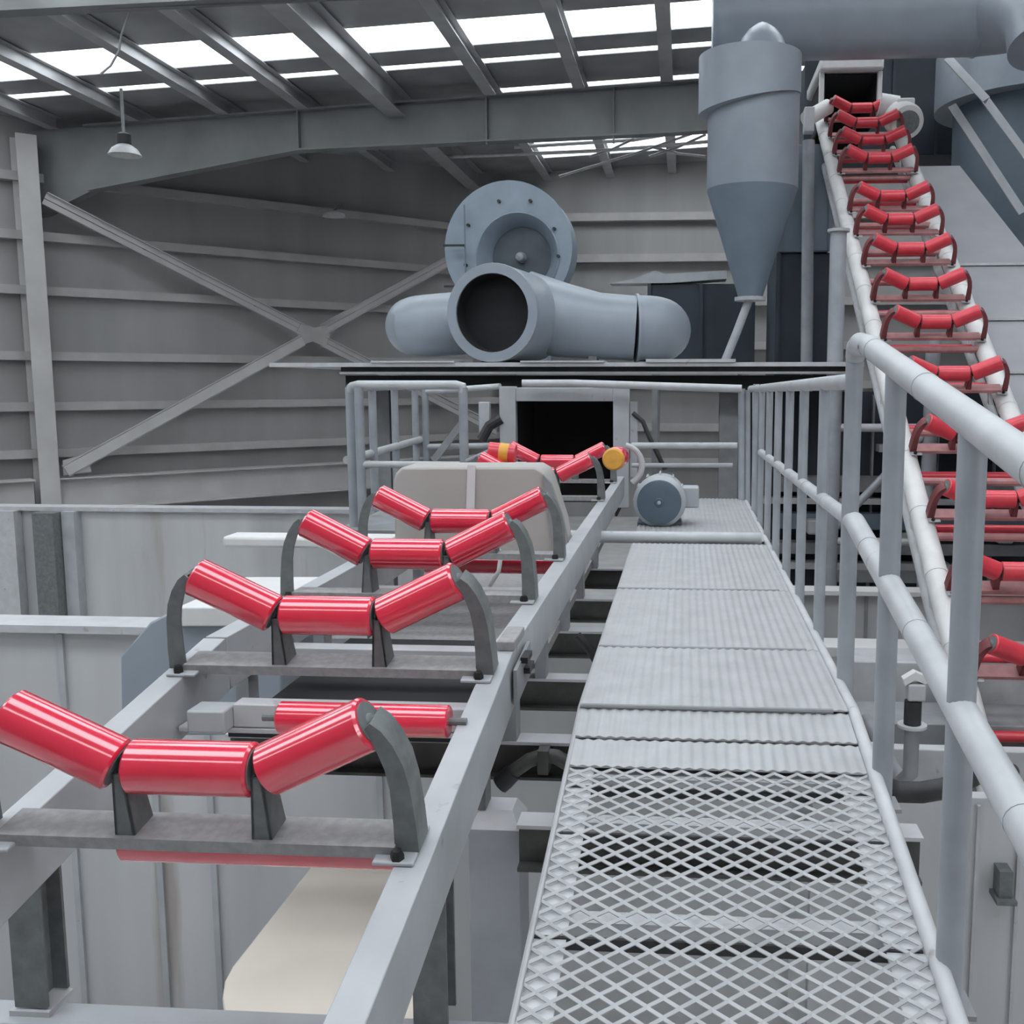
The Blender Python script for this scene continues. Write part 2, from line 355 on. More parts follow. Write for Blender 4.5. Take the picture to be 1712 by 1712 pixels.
MB().bb((BX-1.0, 2.36, -0.66), (BX+1.05, 2.46, -0.57)).build('base_beam', 'steel_grey', conv, bevel=0.004)
MB().bb((BX-0.655, 2.39, -0.57), (BX-0.545, 2.50, -0.555)).build('base_plate', 'steel_light', conv)
m = MB(); m.bb((BX-0.28, 2.98, 0.03), (BX+0.46, 3.05, 0.105)); m.bb((BX-0.46, 2.98, 0.01), (BX+0.46, 3.09, 0.028)); m.build('cross_beam', 'steel_light', conv, bevel=0.004)
MB().bb((BX-0.40, 2.92, 0.03), (BX-0.28, 3.02, 0.10)).build('return_bracket', 'steel_grey', conv, bevel=0.006)
MB().bb((BX-0.45, 3.3, -0.12), (BX+0.45, 4.6, -0.10)).build('shade_plate', 'shade_black', conv)  # black plate added to paint in the shade between the side beams
for y in (3.75, 4.9):
    MB().bb((BX-0.5, y, cz(y)-0.20), (BX+0.5, y+0.08, cz(y)-0.14)).build('cross_beam', 'steel_light', conv, bevel=0.004)
MB().bb((BX-0.46, 4.6, cz(5)-0.45), (BX+0.46, 8.8, cz(5)-0.40)).build('shade_plate', 'plate_dark', conv)  # dark plate carries the same painted-in shade further back

# floor beams carrying the conveyor legs and the walkway
ORD = ['nearest', 'second', 'third', 'fourth', 'fifth', 'sixth']
for i, y in enumerate((2.98, 3.70, 4.52, 5.42, 6.25, 7.3)):
    xa_, xb_ = (-1.75 if i else -0.50), 0.72
    o = thing('floor_beam', '%s steel cross beam from the front under the walkway' % ORD[i], 'beam', ((xa_+xb_)/2, y, -0.39), 'cross beams under the walkway')
    MB().bb((xa_, y-0.05, -0.252), (xb_, y+0.05, -0.24)).build('top_flange', 'steel_light', o)
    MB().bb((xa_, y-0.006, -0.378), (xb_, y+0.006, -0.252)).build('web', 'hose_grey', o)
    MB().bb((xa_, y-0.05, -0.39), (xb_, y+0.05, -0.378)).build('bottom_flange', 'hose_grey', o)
c = thing('support_column', 'lilac-grey box column under the conveyor beside the mesh walkway', 'column', (-0.585, 3.1, GZ))
MB().bb((-0.67, 3.02, GZ), (-0.505, 3.19, -0.30)).build('shaft', 'post_paint', c, bevel=0.004)
MB().add([(-0.67,3.02,-.30),(-.505,3.02,-.30),(-.505,3.19,-.30),(-.67,3.19,-.30),(-.64,3.06,-.25),(-.535,3.06,-.25),(-.535,3.16,-.25),(-.64,3.16,-.25)],
         [(0,1,5,4),(1,2,6,5),(2,3,7,6),(3,0,4,7),(4,5,6,7),(3,2,1,0)]).build('cap_plate', 'steel_light', c)
MB().channel((-0.62, 3.1, -0.25), (-0.62, 3.1, cz(3.1)-0.18), 0.09, 0.05, 0.008, sx=1, up=(0,1,0)).build('stub_leg', 'bracket_dark', c)

# ---- troughing idler prototype (local: x across, y along belt, z off the frame)
def make_idler(name, label, group, red='roller_red', rr=0.0625, bm='bracket_dark', pm='plate_dark'):
    t = thing(name, label, 'idler', (0,0,0), group)
    m = MB(); m.bb((-0.475, -0.055, 0.022), (0.475, 0.055, 0.030)); m.bb((-0.475, -0.055, 0.0), (0.475, -0.047, 0.022)); m.bb((-0.475, 0.047, 0.0), (0.475, 0.055, 0.022))
    m.build('cross_beam', pm, t)
    for s in (-1, 1):
        MB().bb((s*0.475-0.045, -0.085, 0.001), (s*0.475+0.05*1, 0.07, 0.011)).build('foot_plate', 'steel_grey', t, bevel=0.003)
        MB().lathe([(0.016, 0.0), (0.016, 0.012), (0.011, 0.022)], (s*0.485, -0.068, 0.011), n=6).build('bolt', 'bolt_black', t)
        # inner bracket: tapered folded channel
        x = s*0.163; m = MB()
        m.prism([(x-0.024, -0.042, 0.03), (x+0.024, -0.042, 0.03), (x+0.013, -0.036, 0.185), (x-0.013, -0.036, 0.185)], (0, 0.006, 0))
        m.prism([(x+s*0.024, -0.042, 0.03), (x+s*0.024, 0.042, 0.03), (x+s*0.013, 0.03, 0.185), (x+s*0.013, -0.036, 0.185)], (-s*0.006, 0, 0))
        m.prism([(x-s*0.024, -0.042, 0.03), (x-s*0.024, 0.042, 0.03), (x-s*0.013, 0.03, 0.185), (x-s*0.013, -0.036, 0.185)], (s*0.006, 0, 0))
        m.build('inner_bracket', bm, t)
        # outer bracket: strip bent over towards the roller end
        path = [(0.500, 0.01), (0.499, 0.08), (0.494, 0.17), (0.484, 0.225), (0.467, 0.27), (0.447, 0.303), (0.428, 0.322)]
        wid = [0.056, 0.052, 0.046, 0.044, 0.040, 0.036, 0.028]
        vs = []; fs = []
        for i, (px, pz) in enumerate(path):
            a = path[max(i-1, 0)]; b = path[min(i+1, len(path)-1)]
            d = Vector((b[0]-a[0], 0, b[1]-a[1])).normalized(); nrm = Vector((d.z, 0, -d.x))
            w = wid[i]/2
            for (q, yy) in ((-w, -0.042), (w, -0.042), (w, 0.042), (w-0.008, 0.042), (w-0.008, -0.034), (-w, -0.034)):
                p = Vector((px, yy, pz)) + nrm*q; vs.append((s*p.x, p.y, p.z))
        for i in range(len(path)-1):
            for k in range(6): fs.append((i*6+k, i*6+(k+1) % 6, (i+1)*6+(k+1) % 6, (i+1)*6+k))
        fs += [tuple(range(6)), tuple(range(len(vs)-6, len(vs)))]
        MB().add(vs, fs).build('outer_bracket', bm, t)
    def roller(a, b):
        a, b = Vector(a), Vector(b); d = (b-a); L = d.length; e = 0.006
        r_ = MB().lathe([(rr-e, 0), (rr, e), (rr, L-e), (rr-e, L)], a, d, 40).build('roller', red, t)
        d.normalize()
        for p, q in ((a, -d), (b, d)):
            MB().lathe([(rr*0.80, -0.001), (rr*0.80, 0.003), (rr*0.35, 0.004), (rr*0.30, 0.010), (0.012, 0.012), (0.012, 0.02)], p, q, 20).build('bearing_cap', 'bracket_dark', r_)
    roller((-0.146, 0, 0.186), (0.146, 0, 0.186))
    for s in (-1, 1): roller((s*0.180, 0, 0.188), (s*0.425, 0, 0.312))
    return t
G1 = 'red three-roller idlers on the front conveyor'
idl0 = make_idler('troughing_idler', 'nearest red three-roller idler, cut by the left edge of the picture', G1)
spots = [(2.20, idl0['label']), (3.12, 'second red three-roller idler from the front on the left conveyor'),
         (4.03, 'third red three-roller idler from the front on the left conveyor'),
         (5.02, 'fourth red three-roller idler on the left conveyor, just before the beige hood'),
         (7.60, 'red three-roller idler just behind the beige hood, beside the yellow disc'),
         (8.95, 'farthest red three-roller idler, in front of the dark feed opening')]
for i, (y, lab) in enumerate(spots):
    o = idl0 if i == 0 else copy_tree(idl0)
    o['label'] = lab; o.location = (BX, y, cz(y)+0.001); o.rotation_euler = (AL if y < BYD else 0, 0, 0)

# return rollers below
def return_roller(y, z, label, x0=-0.40, x1=0.45, r=0.047):
    t = thing('return_roller', label, 'roller', (BX, y, z-r), 'red return rollers')
    MB().lathe([(r-.004, 0), (r, .004), (r, x1-x0-.004), (r-.004, x1-x0)], (BX+x0, y, z), (1,0,0), 32).build('roller', 'roller_red', t)
    MB().tube([(BX+x0-0.05, y, z), (BX+x1+0.05, y, z)], 0.012, 10).build('shaft', 'bracket_dark', t)
return_roller(2.78, 0.135, 'long straight red return roller between the first and second idlers', -0.045, 0.455)
return_roller(2.30, -0.025, 'dark red return roller in shade under the nearest idler', -0.25, 0.45)
return_roller(5.9, 0.02, 'red return roller low under the beige hood', -0.42, 0.42)

# beige hood over the belt
hd = thing('conveyor_hood', 'beige sheet-metal hood with a white strap across the left conveyor', 'hood', (BX, 5.8, 0.1))
prof = [(-0.50, 0.14), (-0.50, 0.55), (-0.485, 0.60), (-0.45, 0.635), (0.30, 0.640), (0.345, 0.615), (0.37, 0.57), (0.445, 0.33), (0.475, 0.14)]
MB().prism([(BX+a, 5.55, b) for a, b in prof], (0, 0.34, 0)).build('shell', 'hood_sheet', hd, bevel=0.015)
MB().prism([(BX+0.41, 5.53, 0.14), (BX+0.50, 5.53, 0.14), (BX+0.455, 5.53, 0.36), (BX+0.39, 5.53, 0.55), (BX+0.345, 5.53, 0.60)], (0, 0.05, 0)).build('end_flange', 'steel_mid', hd)
MB().add([(BX-0.10, 5.54, 0.15), (BX-0.05, 5.54, 0.15), (BX-0.03, 5.54, 0.648), (BX-0.075, 5.54, 0.648),
          (BX-0.10, 5.549, 0.15), (BX-0.05, 5.549, 0.15), (BX-0.03, 5.549, 0.648), (BX-0.075, 5.549, 0.648)],
         [(0,1,2,3),(7,6,5,4),(0,4,5,1),(1,5,6,2),(2,6,7,3),(3,7,4,0)]).build('strap', 'strap_white', hd)
MB().tube([U(822, 905, 5.3), U(838, 925, 5.28), U(834, 955, 5.25), U(815, 985, 5.2)], 0.012, 8).build('strap_tail', 'strap_white', hd)

# guide wheels with coloured ends
gw = thing('guide_wheel', 'guide wheel with a round yellow end cap beside the far red idlers', 'wheel', U(1025, 790, 7.45))
p = U(1025, 768, 7.45)
MB().lathe([(0.078, 0.02), (0.085, 0.03), (0.085, 0.22), (0.07, 0.22)], p, (0.1, 1, 0), 28).build('roller', 'roller_red', gw)
MB().lathe([(0.0, -0.004), (0.07, 0.0), (0.083, 0.012), (0.083, 0.03), (0.05, 0.03)], p, (0.1, 1, 0), 28).build('end_cap', 'yellow_cap', gw)
MB().tube(arc(p+Vector((0.06, 0.1, -0.05)), 0.15, R(80), R(-60), (1,0,0), (0,0,1)), 0.022, 10).build('bracket', 'steel_light', gw)
gw = thing('guide_wheel', 'pinkish guide wheel with an orange band at the left of the far idlers', 'wheel', U(835, 790, 7.7))
p = U(818, 755, 7.7); q = U(862, 760, 7.7)
MB().tube([p, q], [0.075, 0.075], 20).build('roller', 'roller_faded', gw)
MB().tube([p+(q-p)*0.4, p+(q-p)*0.75], 0.078, 20).build('band', 'yellow_cap', gw)
MB().tube([p, U(780, 772, 7.7)], 0.02, 8).build('axle', 'steel_mid', gw)

# feed opening at the end of the conveyor
gt = thing('feed_gate', 'grey steel portal around the dark opening at the conveyor end', 'gate', (BX, 9.8, 0))
gy = 9.75
xa, xb = U(835, 700, gy).x, U(1052, 700, gy).x
for (u0, u1) in ((835, 862), (1025, 1052)):
    a, b = U(u0, 700, gy).x, U(u1, 700, gy).x
    MB().bb((a, gy, -0.1), (b, gy+0.12, U(800, 646, gy).z)).build('gate_post', 'steel_grey', gt, bevel=0.006)
MB().bb((U(862,700,gy).x, gy+0.01, U(900,671,gy).z), (U(1025,700,gy).x, gy+0.11, U(900,648,gy).z)).build('lintel', 'steel_grey', gt, bevel=0.006)
a, b, z1 = U(860,700,gy).x, U(1027,700,gy).x, U(900,665,gy).z
m = MB(); m.bb((a-0.02, gy+0.12, -0.2), (a, gy+1.3, z1)); m.bb((b, gy+0.12, -0.2), (b+0.02, gy+1.3, z1)); m.bb((a-0.02, gy+0.12, z1), (b+0.02, gy+1.3, z1+0.02)); m.bb((a-0.02, gy+1.3, -0.2), (b+0.02, gy+1.32, z1+0.02))
m.build('tunnel', 'shade_black', gt)
MB().bb((U(1050,700,gy).x+0.02, gy+0.02, 0.2), (U(1062,700,gy).x+0.02, gy+0.1, 0.92)).build('slide_rod', 'steel_grey', gt)
MB().tube([U(805,735,gy), U(818,712,gy), U(838,700,gy)], 0.05, 10).build('hydraulic_arm', 'rubber', gt)
MB().bb((U(800,690,gy).x, gy, U(800,730,gy).z), (U(818,690,gy).x, gy+0.1, U(800,672,gy).z)).build('side_box', 'steel_grey', gt, bevel=0.01)
MB().tube([U(1058,690,gy), U(1075,705,gy), U(1085,730,gy), U(1100,760,gy), U(1112,785,gy)], 0.022, 8).build('cable', 'rubber', gt)

# ================================================================ WALKWAY
XL, XR, WB = -0.345, 0.555, 3.36
def wz(y): return -SL*max(0, WB-y)
wk = thing('walkway', 'expanded-metal mesh walkway running up beside the conveyor', 'walkway', (0.1, 5, -0.24))
def mesh_panel(y0, y1, px=0.0692, py=0.056, w=0.0095, tilt=R(32), th=0.0025, lift=0.0):
    nx = int(round((XR-XL)/(px/2))); rows = int((y1-y0)/(py/2)); vs = []; fs = []
    for j in range(rows):
        base = len(vs)
        for i in range(nx+1):
            x = XL + (XR-XL)*i/nx
            yc = y0 + (j+0.5)*py/2 + (py/4-0.001)*(1 if (i+j) % 2 else -1)
            z = wz(yc) + lift
            dy, dz = w/2*math.cos(tilt), w/2*math.sin(tilt)
            vs += [(x, yc-dy, z-dz), (x, yc+dy, z+dz), (x, yc+dy, z+dz-th), (x, yc-dy, z-dz-th)]
        for i in range(nx):
            a = base+i*4; b = a+4
            for k in range(4): fs.append((a+k, a+(k+1) % 4, b+(k+1) % 4, b+k))
    o = MB().add(vs, fs); return o
mesh_panel(1.0, 2.97).build('mesh_panel', 'mesh_zinc', wk, smooth=False, stuff=True)
def ribbed_panel(y0, y1, lift, pitch=0.036, amp=0.0024):
    n = int((XR-XL)/pitch*6); vs = []; fs = []
    for i in range(n+1):
        x = XL + (XR-XL)*i/n; h = amp*math.sin(2*math.pi*(x-XL)/pitch)
        for yy in (y0, y1):
            z = wz(yy)+lift
            vs += [(x, yy, z+h), (x, yy, z-0.006)]
    for i in range(n):
        a = i*4; b = a+4
        fs += [(a, b, b+2, a+2), (a+1, a+3, b+3, b+1), (a, a+1, b+1, b), (a+2, b+2, b+3, a+3)]
    fs += [(0, 2, 3, 1), (n*4, n*4+1, n*4+3, n*4+2)]
    return MB().add(vs, fs)
ribbed_panel(2.97, 3.13, 0.002).build('ribbed_panel', 'mesh_zinc', wk)
ribbed_panel(3.143, 3.335, 0.006).build('ribbed_panel', 'mesh_zinc', wk)
for a, b in ((3.34, 4.1), (4.1, 5.3), (5.3, 6.85), (7.0, 9.6)):
    ribbed_panel(a, b-0.008, 0.016).build('ribbed_panel', 'mesh_zinc', wk)
# folded panel ends
for y, z in ((3.335, 0.010), (4.1, 0.014), (5.3, 0.014)):
    MB().tube([(XL, y, z), (XR-0.05, y, z)], 0.009, 8).build('panel_edge', 'steel_mid', wk)
# side angles (flange under the mesh edge) and outer kerb
for (ya, yb) in ((0.8, WB), (WB, 9.6)):
    za, zb = wz(ya)-0.012, wz(yb)-0.012
    MB().angle((XL-0.005, ya, za), (XL-0.005, yb, zb), 0.085, 0.008, sx=1).build('edge_angle', 'steel_light', wk)
    MB().angle((XR+0.012, ya, za), (XR+0.012, yb, zb), 0.095, 0.008, sx=-1).build('edge_angle', 'steel_light', wk)
    MB().tube([(XR+0.022, ya, za+0.012), (XR+0.022, yb, zb+0.012)], 0.021, 12).build('kerb_pipe', 'steel_light', wk)
    MB().tube([(XL-0.002, ya, za+0.012), (XL-0.002, yb, zb+0.012)], 0.008, 8).build('edge_rod', 'mesh_zinc', wk)
for y in (1.60, 2.295, 2.71, 2.945, 3.09):
    MB().angle((XL, y, wz(y)-0.022), (XR, y, wz(y)-0.022), 0.055, 0.006, sx=-1).build('bearer', 'steel_light', wk)
    MB().bb((XL, y-0.075, wz(y)-0.05), (XR, y-0.065, wz(y)-0.02)).build('gap_shade_strip', 'rubber', wk)  # black strip stands in for the shadow gap in front of each bearer
MB().bb((XL+0.02, 3.40, -0.035), (XR-0.02, 9.5, -0.030)).build('deck_plate', 'steel_mid', wk)
# pipe laid across
tag(MB().tube([(-0.83, 6.92, 0.045), (0.53, 6.92, 0.045)], 0.042, 18).build('cross_pipe', 'rail_paint'), 'pale pipe lying across the walkway in front of the motor', 'pipe')
# motor
mo = thing('electric_motor', 'grey electric motor with dark round end cap on the walkway', 'motor', (-0.18, 7.8, 0))
p = Vector((-0.185, 7.62, 0.205))
MB().lathe([(0.10, 0.0), (0.17, 0.02), (0.20, 0.06), (0.20, 0.12), (0.185, 0.14), (0.185, 0.42), (0.15, 0.46)], p, (0.03,1,0), 36).build('housing', 'motor_grey', mo)
MB().lathe([(0.03, -0.018), (0.035, -0.012), (0.155, -0.006), (0.168, 0.0), (0.168, 0.016), (0.1, 0.016)], p, (0.03,1,0), 36).build('fan_cover', 'motor_cap', mo)
MB().lathe([(0.0, -0.03), (0.014, -0.026), (0.014, -0.01)], p, (0.03,1,0), 12).build('centre_boss', 'motor_grey', mo)
m = MB()
for k in range(12):
    a = 2*math.pi*k/12; q = p + Vector((math.cos(a)*0.19, 0.28, math.sin(a)*0.19)); m.box(q, (0.012, 0.26, 0.03), Matrix.Rotation(-a+math.pi/2, 3, 'Y'))
m.build('cooling_fins', 'motor_grey', mo)
MB().bb((p.x+0.17, p.y+0.12, 0.15), (p.x+0.30, p.y+0.30, 0.31)).build('terminal_box', 'motor_grey', mo, bevel=0.012)
MB().bb((p.x-0.17, p.y+0.12, 0.0), (p.x+0.17, p.y+0.40, 0.04)).build('foot', 'motor_cap', mo, bevel=0.006)

# ================================================================ HANDRAILS
def railpost(parent, x, y, z0, z1, r=0.026, m='post_paint', lean=0.0):
    MB().tube([(x, y, z0), (x+lean, y, z1)], r, 14).build('post', m, parent)
hr = thing('walkway_handrail', 'pale tubular handrail with sloping top and middle rails right of the walkway', 'handrail', (0.6, 3, -0.2))
HX = 0.60
posts = [(2.17, 0), (2.97, 0), (3.70, 0), (4.45, 0), (5.2, 0), (5.9, 0), (6.6, 0), (7.3, 0), (8.0, 0), (8.7, 0)]
for i, (y, _) in enumerate(posts):
    zt = wz(y)+1.19 if y < 3.8 else 1.09
    railpost(hr, HX, y, wz(y)-0.24, zt, 0.031 if i < 3 else 0.024)
    if i < 3: MB().bb((HX-0.05, y-0.05, wz(y)-0.10), (HX+0.05, y+0.05, wz(y)-0.088)).build('post_clip', 'steel_mid', hr)
top = [(HX, 0.3, wz(0.3)+1.20), (HX, 3.42, wz(3.42)+1.22)]
MB().tube(top, 0.037, 18).build('top_rail', 'rail_paint', hr)
MB().tube([(HX, 3.40, 1.215), (HX, 3.6, 1.235), (HX, 3.66, 1.225), (HX, 3.69, 1.19)], [0.037, 0.037, 0.036, 0.034], 18).build('rail_bend', 'rail_paint', hr)
MB().tube([(HX, 3.70, 1.105), (HX, 9.4, 1.045)], 0.03, 14).build('top_rail', 'rail_paint', hr)
MB().tube([(HX, 0.3, wz(0.3)+0.60), (HX, 3.60, 0.615)], 0.036, 18).build('mid_rail', 'rail_paint', hr)
MB().tube([(HX, 3.58, 0.61), (HX, 8.0, 0.56)], 0.029, 14).build('mid_rail', 'rail_paint', hr)
for y in (1.75, 2.6, 3.3):
    for (za, ya, zb, yb, rr) in ((wz(0.3)+1.20, 0.3, wz(3.42)+1.22, 3.42, 0.0384), (wz(0.3)+0.60, 0.3, 0.615, 3.60, 0.0374)):
        zf = lambda q: za + (zb-za)*(q-ya)/(yb-ya)
        MB().tube([(HX, y, zf(y)), (HX, y+0.012, zf(y+0.012))], rr, 18).build('weld_collar', 'rail_paint', hr)
for y in (4.3, 5.0, 6.2):
    z = 0.61-(y-3.58)*0.05/4.42
    MB().tube([(HX, y, z), (HX, y+0.02, z)], 0.031, 14).build('weld_collar', 'rail_paint', hr)

pg = thing('platform_guardrail', 'grey tubular guardrail round the platform left of the feed opening', 'guardrail', (-2, 9, 0))
fy = 7.85
xl, xm = U(603, 760, fy).x, U(776, 760, fy).x
zt = U(600, 648, fy).z; zm = U(700, 777, fy).z
railpost(pg, xl, fy, -0.05, zt, 0.036); railpost(pg, xl-0.10, fy+0.1, -0.05, zt, 0.040); railpost(pg, xm, fy, 0.25, zt, 0.036)
MB().tube([(xl-0.10, fy+0.1, zt-0.04), (xl-0.07, fy+0.07, zt+0.01), (xl, fy, zt+0.02), (xm-0.05, fy, zt+0.02), (xm-0.005, fy, zt+0.01), (xm, fy, zt-0.04)], 0.036, 14).build('top_rail', 'rail_paint', pg)
MB().tube([(xl, fy, zm), (U(880,777,fy).x, fy, zm)], 0.028, 12).build('mid_rail', 'rail_paint', pg)
xs = [U(px, 760, yy) for px, yy in ((625, 8.6), (662, 9.4), (696, 10.2), (713, 10.3))]
for q in xs: railpost(pg, q.x, q.y, 0.0, 1.05, 0.034)
MB().tube([(xl-0.10, fy+0.1, zt), (xs[2].x, xs[2].y, 1.07)], 0.034, 12).build('top_rail', 'rail_paint', pg)
MB().tube([U(580, 769, fy+0.1), U(702, 735, 10.2)], 0.034, 12).build('mid_rail', 'rail_paint', pg)
MB().tube([U(714, 747, 10.3), U(836, 745, 10.2)], 0.03, 12).build('mid_rail', 'rail_paint', pg)
MB().tube([U(712, 655, 10.3), U(836, 646, 9.9)], 0.03, 12).build('top_rail', 'rail_paint', pg)
MB().bar(U(725, 770, 10.2), U(778, 700, 10.2), 0.04, 0.07).build('knee_brace', 'steel_mid', pg)
MB().bb((xl-0.2, fy-0.1, -0.12), (-1.75, 10.4, -0.05)).build('platform_plate', 'steel_mid', pg)
pr = thing('platform_guardrail', 'horizontal pale guardrail between the feed opening and the walkway handrail', 'guardrail', (0, 9.5, 0))
MB().tube([U(873, 641, 9.6), U(960, 641, 9.6), U(1240, 650, 9.4)], 0.036, 14).build('top_rail', 'rail_paint', pr)
MB().tube([U(1056, 745, 9.6), U(1233, 745, 9.5)], 0.03, 14).build('mid_rail', 'rail_paint', pr)
MB().tube([U(1240, 650, 9.5), U(1240, 870, 9.5)], 0.032, 14).build('post', 'post_paint', pr)
MB().tube([U(1056, 778, 9.6), U(1225, 778, 9.6)], 0.022, 12).build('toe_rail', 'steel_grey', pr)
for k, px in enumerate((1250, 1262)): MB().tube([U(px, 652, 9.5+k*0.4), U(px, 860, 9.5+k*0.4)], 0.026, 12).build('post', 'post_paint', pr)

# ================================================================ FAN PLATFORM
fpY = 11.2
zt = U(900, 606, fpY).z
pf = thing('fan_platform', 'dark steel platform carrying the fan and the pipe fitting', 'platform', (-1, 12.5, zt-0.3))
xa, xb = U(450, 610, fpY).x, U(1445, 610, fpY).x
MB().bb((xa, fpY, zt-0.045), (xb, 15.0, zt)).build('deck', 'steel_light', pf)
x2 = U(565, 620, fpY).x
MB().bb((x2, fpY+0.10, zt-0.10), (xb, fpY+0.16, zt-0.046)).build('edge_beam', 'rubber', pf)
MB().bb((x2, fpY+0.05, zt-0.125), (xb, fpY+0.2, zt-0.10)).build('edge_flange', 'steel_light', pf)
MB().bb((x2, fpY+0.25, zt-0.30), (xb, 14.9, zt-0.14)).build('under_frame', 'shade_black', pf)
for a, b, k in ((620, 760, 0.02), (1080, 1230, 0.035), (870, 1010, 0.02)):
    MB().bb((U(a,600,fpY).x, fpY-0.02, zt), (U(b,600,fpY).x, fpY+0.5, zt+k)).build('loose_plate', 'steel_light', pf)
for px, Y in ((1218, 12.0), (640, 12.5)):
    x = U(px, 700, Y).x; MB().ibeam((x, Y, GZ), (x, Y, zt-0.3), 0.2, 0.22, 0.02, up=(0,1,0)).build('column', 'steel_mid', pf)

# fan
fc = U(849, 415, 13.4); Rf = 0.83
fn = thing('centrifugal_fan', 'large round blue-grey fan casing with conical inlet on the platform', 'fan', (fc.x, 13.4, zt))
fax = Vector((0.10, 1, 0)).normalized()
casing = MB()
casing.lathe([(Rf, 0.0), (Rf, 0.45), (0.2, 0.45)], fc, fax, 56, False)
ic = fc + Vector((0.13, -0.013, -0.10))
fx_ = Vector((1,0,0)); fx_ = (fx_-fax*fx_.dot(fax)).normalized(); fz_ = fax.cross(fx_)
rim = [fc + (fx_*math.cos(2*math.pi*k/56)+fz_*math.sin(2*math.pi*k/56))*Rf for k in range(56)]
hol = [ic + (fx_*math.cos(2*math.pi*k/56)+fz_*math.sin(2*math.pi*k/56))*0.54 for k in range(56)]
casing.add(rim+hol, [(k, (k+1) % 56, 56+(k+1) % 56, 56+k) for k in range(56)])
casing.build('casing', 'fan_blue', fn)
MB().lathe([(Rf, 0.0), (Rf+0.025, 0.0), (Rf+0.025, 0.03), (Rf, 0.03)], fc, fax, 56, False).build('rim_flange', 'fan_blue', fn)
cone = MB().lathe([(0.56, -0.012), (0.54, -0.03), (0.40, 0.20), (0.40, 0.32), (0.0, 0.33)], ic, fax, 44); cone.f = [q for q in cone.f if len(q) < 40]
cone.build('inlet_cone', 'fan_blue', fn)
MB().lathe([(0.0, 0.20), (0.395, 0.22), (0.395, 0.23), (0.0, 0.23)], ic, fax, 40).build('impeller', 'impeller_dark', fn)
MB().lathe([(0.0, 0.06), (0.05, 0.08), (0.07, 0.14), (0.07, 0.22)], ic, fax, 20).build('hub', 'steel_mid', fn)
q = fc + Vector((-0.50, -0.01, -0.05))
MB().bb((fc.x-0.565, fc.y-0.045, fc.z-0.62), (fc.x-0.55, fc.y-0.02, fc.z+0.55)).build('seam', 'duct_dark', fn)
for dz in (0.02, -0.5): MB().bb((fc.x-0.83, fc.y-0.09, fc.z+dz), (fc.x-0.56, fc.y-0.05, fc.z+dz+0.025)).build('seam', 'rubber', fn)
for a, r_ in ((20, 0.66), (62, 0.66), (100, 0.6), (150, 0.6), (-10, 0.68), (200, 0.6)):
    b = fc + Vector((math.cos(R(a))*r_, -0.02-0.1*math.cos(R(a))*r_, math.sin(R(a))*r_)); MB().lathe([(0.022, -0.03), (0.022, 0.03)], b, fax, 8).build('bolt', 'rubber', fn)
m = MB(); m.bb((fc.x-0.5, fc.y+0.05, zt), (fc.x-0.42, fc.y+0.4, fc.z-0.5)); m.bb((fc.x+0.42, fc.y+0.05, zt), (fc.x+0.5, fc.y+0.4, fc.z-0.5)); m.build('stand', 'fan_blue', fn)

# pipe fitting (trouser duct) in front of the fan
pY = 11.75
rc = U(822, 523, 11.30); ra = 80/FPX*11.45
tp = thing('pipe_fitting', 'big blue-grey branched pipe with a dark round mouth facing forward', 'pipe', (rc.x, pY+0.4, zt))
fa = Vector((0.22, 1, 0.0)).normalized()
mth = MB().lathe([(ra*0.80, 0.03), (ra*0.80, 0.0), (ra, 0.0), (ra*1.01, 0.02), (ra, 0.10), (ra*0.97, 1.1), (ra*0.80, 1.1), (ra*0.80, 0.03)], rc, fa, 44); mth.f = [q for q in mth.f if len(q) < 40]
mth.build('mouth_ring', 'duct_blue', tp)
MB().lathe([(0.0, 0.24), (ra*0.785, 0.24), (ra*0.785, 0.02), (ra*0.80, 0.02), (ra*0.80, 0.26), (0, 0.26)], rc, fa, 40).build('bore', 'shade_black', tp)  # black plug stands in for the dark inside of the pipe
# body: pipe going right and slightly back, elbow end
e0 = U(880, 520, pY+0.45); e1 = U(1000, 545, pY+0.45); e2 = U(1062, 549, pY+0.48)
rb = 54/FPX*12.2
MB().tube([rc + fa*0.70 + Vector((-0.1,0.3,0)), rc + fa*0.70 + Vector((0.1,0.25,0)), e0 + Vector((0.02,0.12,0)), U(945, 537, pY+0.45), e1, e2], [ra*0.5, ra*0.75, ra*0.88, rb*1.12, rb, rb*0.98], 36).build('right_branch', 'duct_blue', tp)
MB().tube([e2+Vector((0,0,0)), e2+Vector((0.03,0.005,0))], rb*1.05, 36).build('seam_band', 'duct_blue', tp)
el = [e2] + arc(e2+Vector((0, 0.50, 0)), 0.50, R(-90), R(0), (1,0,0), (0,1,0), 7)[1:]
MB().tube([Vector((p.x*0.55+e2.x*0.45, p.y, p.z)) for p in el], rb*1.0, 32).build('elbow', 'duct_blue', tp)
w0 = U(760, 540, pY+0.60); w1 = U(712, 545, pY+0.60)
el = [w0 + Vector((0.2,0.35,0.05)), w0 + Vector((0.02,0.12,0)), w1] + [Vector((w1.x+p[0], w1.y+p[1], w1.z)) for p in ((-0.10, 0.03), (-0.17, 0.12), (-0.19, 0.25), (-0.19, 0.5))]
MB().tube(el, [rb*1.0, rb*0.98, rb*0.96, rb*0.94, rb*0.92, rb*0.9, rb*0.9], 32).build('left_branch', 'duct_blue', tp)
m = MB(); m.bb((rc.x-0.35, pY+0.2, zt), (rc.x-0.25, pY+0.6, rc.z-0.3)); m.bb((rc.x+1.0, pY+0.3, zt), (rc.x+1.1, pY+0.6, rc.z-0.25)); m.build('saddle', 'steel_mid', tp)

